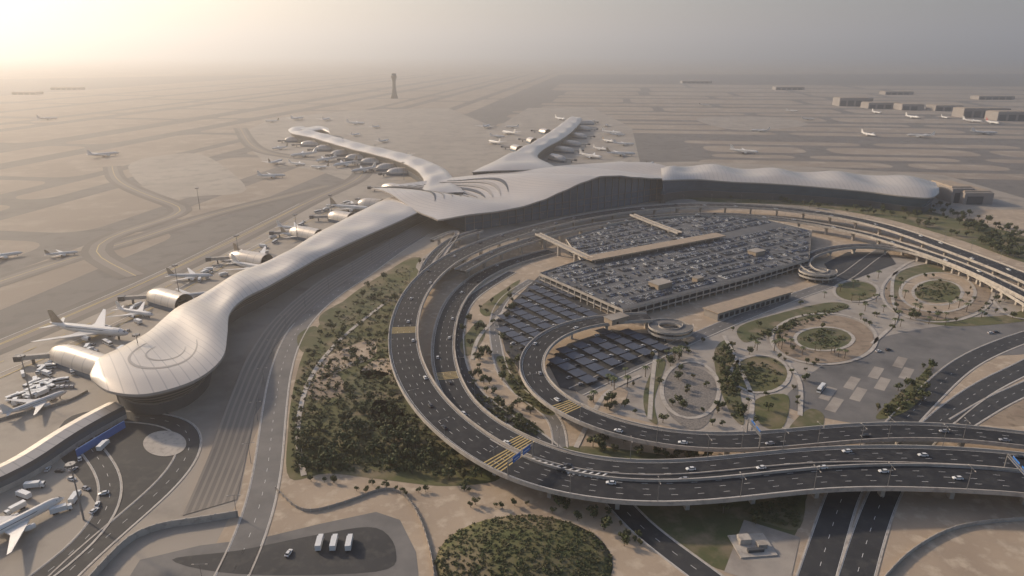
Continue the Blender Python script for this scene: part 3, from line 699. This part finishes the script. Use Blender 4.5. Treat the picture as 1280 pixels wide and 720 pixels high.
def busm():
    mb=MB("bus_body");mb.box(0,0,.4,3.1,11,2.5,'cw',0,.97);mb.box(0,0,1.5,2.5,11.04,2.52,'win',0,.99);mb.box(-1,0,3.1,3.4,4,1.8,'cw')
    for X in(-3.6,3.8):
        for Y in(-1.15,1.15): mb.tube([[(X+.5*math.cos(a),Y+dy,.5+.5*math.sin(a)) for a in [2*math.pi*j/10 for j in range(10)]] for dy in(-.15,.15)],'tyre')
    return mb.mesh()
BM=busm()
def truckm():
    mb=MB("truck_body");mb.box(-1.2,0,.9,3.4,6.6,2.4,'cw');mb.box(3.2,0,.6,2.7,1.9,2.3,'cw',0,.9);mb.box(3.6,0,1.6,2.4,1.3,2.1,'win');mb.box(0,0,.55,.88,8.4,1.2,'metal')
    for X in(-3.2,-2.1,3):
        for Y in(-1.05,1.05): mb.tube([[(X+.48*math.cos(a),Y+dy,.48+.48*math.sin(a)) for a in [2*math.pi*j/10 for j in range(10)]] for dy in(-.15,.15)],'tyre')
    return mb.mesh()
TM=truckm()
def put(me,nm,x,y,a,z=.2,sc=1):
    p=P(x,y);o=link(bpy.data.objects.new(nm,me));o.location=(p.x,p.y,z);o.rotation_euler=(0,0,a);o.scale=(sc,)*3
for x in(400,418,437): put(TM,"delivery_truck",x,682,math.radians(95))
put(VM[0],"car",361,693,1.4);put(BM,"bus",1026,488,.9,.2);put(VM[0],"car",1098,440,.3);put(VM[2],"car",1110,438,.3);put(VM[0],"car",1238,417,.2);put(VM[2],"car",1245,416,.2)
for x,y in((75,590),(90,600),(60,588),(50,575),(100,575),(92,588),(130,618),(122,632),(108,612),(118,640)): put(R.choice(VM),"airside_van",x,y,R.random()*6)
for x,y in((78,640),(130,560),(172,384),(165,390),(45,478),(30,470),(250,352),(280,345),(60,470),(175,448),(262,380),(395,312),(20,505),(110,436),(150,440),(300,350),(45,610),(30,622),(95,625),(20,640)): put(TM,"baggage_truck",x,y,R.random()*6)
def apr(x,y):
    return inside(x,y,[(0,520),(60,455),(120,430),(180,395),(230,360),(290,318),(350,285),(400,262),(470,238),(440,255),(380,290),(320,325),(215,372),(165,415),(100,455),(60,520)])
n_=0
while n_<70:
    x=R.uniform(0,470);y=R.uniform(238,520)
    if apr(x,y): put(R.choice([TM,TM,VM[0],VM[1],BM]),"ground_service_vehicle",x,y,R.random()*6,.3);n_+=1
gs=MB("baggage_containers")
for i in range(60):
    x=R.uniform(0,470);y=R.uniform(238,520)
    if not apr(x,y): continue
    p=P(x,y);a_=R.random()*3
    for k in range(R.randrange(2,7)):
        cx_=p.x+math.cos(a_)*k*3;cy_=p.y+math.sin(a_)*k*3;gs.box(cx_,cy_,.7,2.1,2.2,1.5,R.choice(['cs','cw','pole']),a_,.85);gs.box(cx_,cy_,.4,.69,2.4,1.6,'metal',a_)
gs.obj()
aircraft((150,392),(190,398),2,38);aircraft((345,288),(392,290),2,44);aircraft((352,297),(398,298),0,44);aircraft((20,520),(72,500),2,36)
# ---------------- street furniture
def lampm():
    mb=MB("lamp");mb.cyl(0,0,0,12,.16,.09,'pole',6);mb.box(1.2,0,11.9,12.05,2.4,.1,'pole');mb.box(-1.2,0,11.9,12.05,2.4,.1,'pole');mb.box(2.6,0,11.82,12.07,.9,.35,'conc');mb.box(-2.6,0,11.82,12.07,.9,.35,'conc');return mb.mesh()
LM=lampm()
def lamps(path,off,step,z=0):
    d=10
    while d<path.L:
        q,T,n_=path.at(d);o=link(bpy.data.objects.new("street_lamp",LM));o.location=q+n_*off+Vector((0,0,z));o.rotation_euler=(0,0,math.atan2(n_.y,n_.x));d+=step
lamps(Ap,10.2,36);lamps(Bp,-8.2,40);lamps(Cp,8,40);lamps(A2,-6.3,36);lamps(r1,8.5,45)
def mastm():
    mb=MB("mast");mb.cyl(0,0,0,30,.45,.22,'pole',8);mb.cyl(0,0,29,29.6,2.0,2.0,'pole',10)
    for i in range(8):
        a=i*math.pi/4;mb.box(2.1*math.cos(a),2.1*math.sin(a),28.6,29.4,.6,.6,'metal',a)
    return mb.mesh()
MM=mastm()
for x,y in((105,650),(180,470),(225,372),(300,330),(372,300),(415,272),(40,500),(250,262),(505,225),(470,200),(430,190)):
    p=P(x,y);o=link(bpy.data.objects.new("high_mast_light",MM));o.location=(p.x,p.y,0)
def gantry(path,d,off0,off1,rev=False):
    E=empty("traffic_sign_gantry");q,T,n_=path.at(d);m=MB("frame");a=math.atan2(n_.y,n_.x)
    A_=q+n_*off0;B_=q+n_*off1;C=(A_+B_)/2;W=abs(off1-off0)
    for p in(A_,B_): m.box(p.x,p.y,q.z,q.z+8,.5,.5,'pole',a)
    m.box(C.x,C.y,q.z+7,q.z+7.5,W,.45,'pole',a);m.box(C.x,C.y,q.z+8.3,q.z+8.7,W,.45,'pole',a)
    m.obj(E);b=MB("panels")
    for f in(.3,.7):
        p=A_.lerp(B_,f)-T*.6;b.box(p.x,p.y,q.z+6.2,q.z+9.4,W*.3,.15,'sign',a);b.box(p.x-T.x*.1,p.y-T.y*.1,q.z+7.4,q.z+7.8,W*.2,.1,'white',a)
    b.obj(E)
def near(path,px,py,z):
    p=P(px,py,z);return min(range(len(path.p)),key=lambda i:(path.p[i]-p).length)
gantry(Ap,Ap.cum[near(Ap,1262,600,11)],-10.2,10.2)
gantry(Cp,Cp.cum[near(Cp,945,550,9)],-8,8);gantry(Ap,Ap.cum[near(Ap,650,585,11)],-10.2,10.2)
rb=MB("yellow_road_bars")
for path,pt,w_ in((Ap,(508,418),8.5),(Ap,(640,580),8.5),(Bp,(556,465),6.5),(Cp,(725,508),6.2),(Bp,(655,560),6.5)):
    d0=path.cum[near(path,pt[0],pt[1],10)]
    for i in range(6): a=d0+i*2.0;rb.face([path.pos(a,-w_,.03),path.pos(a+.8,-w_,.03),path.pos(a+.8,w_,.03),path.pos(a,w_,.03)],'yellow')
rb.obj()
ch=MB("chevron_marking")
for path,a_,b_,o0,o1_ in((Ap,(860,611),(690,600),-8.8,-5.6),(Bp,(760,587),(640,552),4.2,6.9)):
    d0=path.cum[near(path,a_[0],a_[1],11)];d1=path.cum[near(path,b_[0],b_[1],11)];d=d0
    while d<d1: ch.face([path.pos(d,o0,.035),path.pos(d+1,o0,.035),path.pos(d+3,o1_,.035),path.pos(d+2,o1_,.035)],'white');d+=3
ch.obj()
def wall(nm,px,h,k,th=.3,post=None):
    p=Path([(a,b,0) for a,b in px],4,smooth=1);m=MB(nm)
    sweep(m,p,[(-th/2,0),(-th/2,h),(th/2,h),(th/2,0)],[k]*3)
    if post:
        d=0
        while d<p.L: q,T,n_=p.at(d);m.box(q.x,q.y,0,h+.3,.4,.4,'conc');d+=post
    m.obj()
wall("boundary_wall",[(112,730),(160,680),(200,662),(250,654),(298,646)],3.5,'conc',.5,6)
wall("perimeter_fence",[(345,612),(380,640),(430,630),(488,612),(520,640),(540,700),(545,760)],1.6,'pave',.1,4)
wall("boundary_wall",[(1100,730),(1140,690),(1200,660),(1290,650)],2,'conc',.3,6)
wall("perimeter_fence",[(-60,545),(20,520),(80,505),(110,490)],1.6,'pave',.1,5)
E=empty("substation");p=P(940,683);b=MB("equipment");b.box(p.x,p.y,.2,.8,16,14,'conc',.1);b.box(p.x-3,p.y+2,.8,3.4,5,4,'conc',.1);b.box(p.x+3.5,p.y-1,.8,2.8,4,3,'pave',.1);b.box(p.x,p.y-4,.8,2.2,7,1.5,'metal',.1);b.obj(E)
# ---------------- trees
def tree_mesh(seed,h=6,r=3,k='leaf',nl=170):
    q=random.Random(seed);mb=MB("tree");mb.cyl(0,0,0,h*.5,.22,.14,'bark',6)
    for i in range(4):
        a=i*1.57+q.random();e=Vector((math.cos(a)*r*.5,math.sin(a)*r*.5,h*.72));b=Vector((0,0,h*.4));n_=Vector((-math.sin(a),math.cos(a),0))*.08
        mb.face([b-n_,b+n_,e+n_*.4,e-n_*.4],'bark')
    cl=[Vector((q.uniform(-.6,.6)*r,q.uniform(-.6,.6)*r,h*q.uniform(.5,.85))) for _ in range(7)]
    for i in range(nl):
        c0=q.choice(cl);d=Vector((q.gauss(0,1),q.gauss(0,1),q.gauss(0,.8)));d.normalize();p=c0+d*r*q.uniform(.25,.48)
        s1=q.uniform(.3,.6)*r/3*1.1;a=Vector((q.gauss(0,1),q.gauss(0,1),q.gauss(0,.6))).normalized();b=d.cross(a).normalized()
        mb.face([p-a*s1,p+b*s1,p+a*s1,p-b*s1],k if q.random()<.75 else 'leaf2')
    return mb.mesh()
TRS=[tree_mesh(1),tree_mesh(2,5,2.6),tree_mesh(3,7,3.2),tree_mesh(4,4.5,2.4,'leaf2')]
def palm_mesh(seed):
    q=random.Random(seed);mb=MB("palm");mb.cyl(0,0,0,7,.3,.2,'bark',6)
    for i in range(14):
        a=i*.449*1.0+q.random()*.3;d=Vector((math.cos(a),math.sin(a),0));n_=Vector((-d.y,d.x,0));pts=[]
        for j in range(5):
            f=j/4;pts.append(Vector((0,0,7+1.3*math.sin(f*2.6)-1.2*f*f))+d*(3.2*f))
        for j in range(4):
            w0=.5*math.sin(math.pi*(.15+.8*j/4));w1=.5*math.sin(math.pi*(.15+.8*(j+1)/4));mb.face([pts[j]-n_*w0,pts[j]+n_*w0,pts[j+1]+n_*w1,pts[j+1]-n_*w1],'leaf')
    return mb.mesh()
PMS=[palm_mesh(1),palm_mesh(2)]
def scatter(px,n,nm="tree",meshes=TRS,smin=.6,smax=1.2):
    xs=[a[0] for a in px];ys=[a[1] for a in px];k=0;g=0
    while k<n and g<n*30:
        g+=1;x=R.uniform(min(xs),max(xs));y=R.uniform(min(ys),max(ys))
        if not inside(x,y,px): continue
        p=P(x,y);o=link(bpy.data.objects.new(nm,R.choice(meshes)));o.location=(p.x,p.y,.1);o.rotation_euler=(0,0,R.random()*6);o.scale=(R.uniform(smin,smax),)*3;k+=1
WG=[(366,590),(364,520),(370,480),(385,440),(410,400),(450,365),(500,335),(520,335),(500,370),(488,410),(488,450),(500,490),(530,530),(570,570),(600,592),(480,590)]
scatter(WG,110);scatter([(370,590),(372,540),(450,520),(540,560),(580,590)],45,smin=.9,smax=1.5)
scatter([(500,560),(620,598),(560,600),(480,595)],20)
scatter([(575,395),(640,360),(650,500),(700,540),(640,540),(590,480)],55)
scatter([(800,440),(900,420),(1000,380),(1060,400),(1000,520),(900,540),(800,530)],75,smin=.5,smax=1)
scatter([(1060,350),(1260,340),(1270,400),(1100,420),(1060,390)],60,smin=.5,smax=.9)
scatter([(1090,515),(1150,460),(1170,460),(1160,500),(1120,520)],18)
scatter([(895,440),(916,430),(930,525),(915,515)],30,smin=.7,smax=1.1)
scatter([(880,240),(1150,247),(1280,290),(1280,320),(1100,272),(900,250)],120,"tree",smin=.8,smax=1.6)
scatter([(1190,270),(1280,290),(1280,330),(1230,310)],60,"tree",smin=.8,smax=1.6)
scatter([(370,600),(640,615),(760,640),(820,690),(700,650),(500,625)],35,smin=.4,smax=.7)
scatter([(850,560),(980,560),(960,575),(850,580)],10);scatter([(700,545),(800,556),(850,575),(760,570)],14)
scatter([(860,625),(990,610),(990,655),(900,680)],8);scatter([(700,500),(800,480),(800,525),(740,520)],10)
scatter([(520,330),(560,300),(580,300),(560,330),(530,360)],10,smin=.8)
scatter([(560,600),(700,640),(800,700),(740,640)],6)
scatter([(720,495),(850,440),(860,432),(880,440),(740,505)],16,"palm_tree",PMS,.7,1);scatter([(930,428),(1100,440),(1090,452),(930,440)],14,"palm_tree",PMS,.7,1)
scatter([(1000,380),(1100,345),(1260,375),(1260,400),(1120,415)],30,"palm_tree",PMS,.7,1)
sb=MB("shrub_mass")
def shrub(x,y,z,r,kk):
    for i in range(12):
        a=R.random()*6.28;q=Vector((x+math.cos(a)*r*R.random(),y+math.sin(a)*r*R.random(),z+R.uniform(.3,r)));a1=Vector((R.gauss(0,1),R.gauss(0,1),R.gauss(0,.5))).normalized()*r*.45;b1=Vector((R.gauss(0,1),R.gauss(0,1),R.gauss(0,.5))).normalized()*r*.45
        sb.face([q-a1,q+b1,q+a1,q-b1],kk)
def shrubs(px,n,k0='leaf',smax=1.6):
    xs=[a[0] for a in px];ys=[a[1] for a in px];k=0;g=0
    while k<n and g<n*30:
        g+=1;x=R.uniform(min(xs),max(xs));y=R.uniform(min(ys),max(ys))
        if not inside(x,y,px): continue
        k+=1;p=P(x,y);shrub(p.x,p.y,0,R.uniform(.5,smax),k0 if R.random()<.6 else 'leaf2')
shrubs(WG,1900);shrubs([(930,640),(1000,606),(1000,660),(960,655)],200,smax=1)
MC=P(655,700,0)
for i in range(1500):
    a=R.random()*6.283;f=math.sqrt(R.random())
    shrub(MC.x+1.15*32*f*math.cos(a),MC.y+.9*32*f*math.sin(a),mz(1-f)-.3,R.uniform(.5,1.1),'leaf' if R.random()<.55 else 'leaf2')
shrubs([(1000,395),(1060,380),(1060,386),(950,425),(930,425)],200);shrubs([(1000,424),(1030,412),(1062,424),(1030,436)],120);shrubs([(920,465),(950,450),(980,468),(950,488)],110)
shrubs([(1145,364),(1172,352),(1200,364),(1172,378)],120);shrubs([(893,440),(908,425),(918,440),(925,490),(930,530),(915,520),(898,480)],160,smax=1.3)
shrubs([(620,450),(650,500),(690,520),(690,500),(655,480),(640,450)],150);shrubs([(585,490),(620,500),(680,540),(660,548),(615,520)],180);shrubs([(1095,520),(1150,470),(1165,455),(1150,500),(1120,520)],100)
sb.obj()
# ---------------- haze volume (real participating medium lit by the sun and sky)
m=bpy.data.materials.new("haze");m.use_nodes=True;n=m.node_tree
n.nodes.remove(n.nodes['Principled BSDF'])
v_=n.nodes.new('ShaderNodeVolumeScatter');v_.inputs['Density'].default_value=.000175;v_.inputs['Anisotropy'].default_value=.5;v_.inputs['Color'].default_value=(1,.92,.85,1)
n.links.new(v_.outputs[0],n.nodes['Material Output'].inputs['Volume'])
M['haze']=m
hb=MB("atmosphere_haze");hb.box(0,22000,-20,850,100000,50000,'haze');hb.obj()
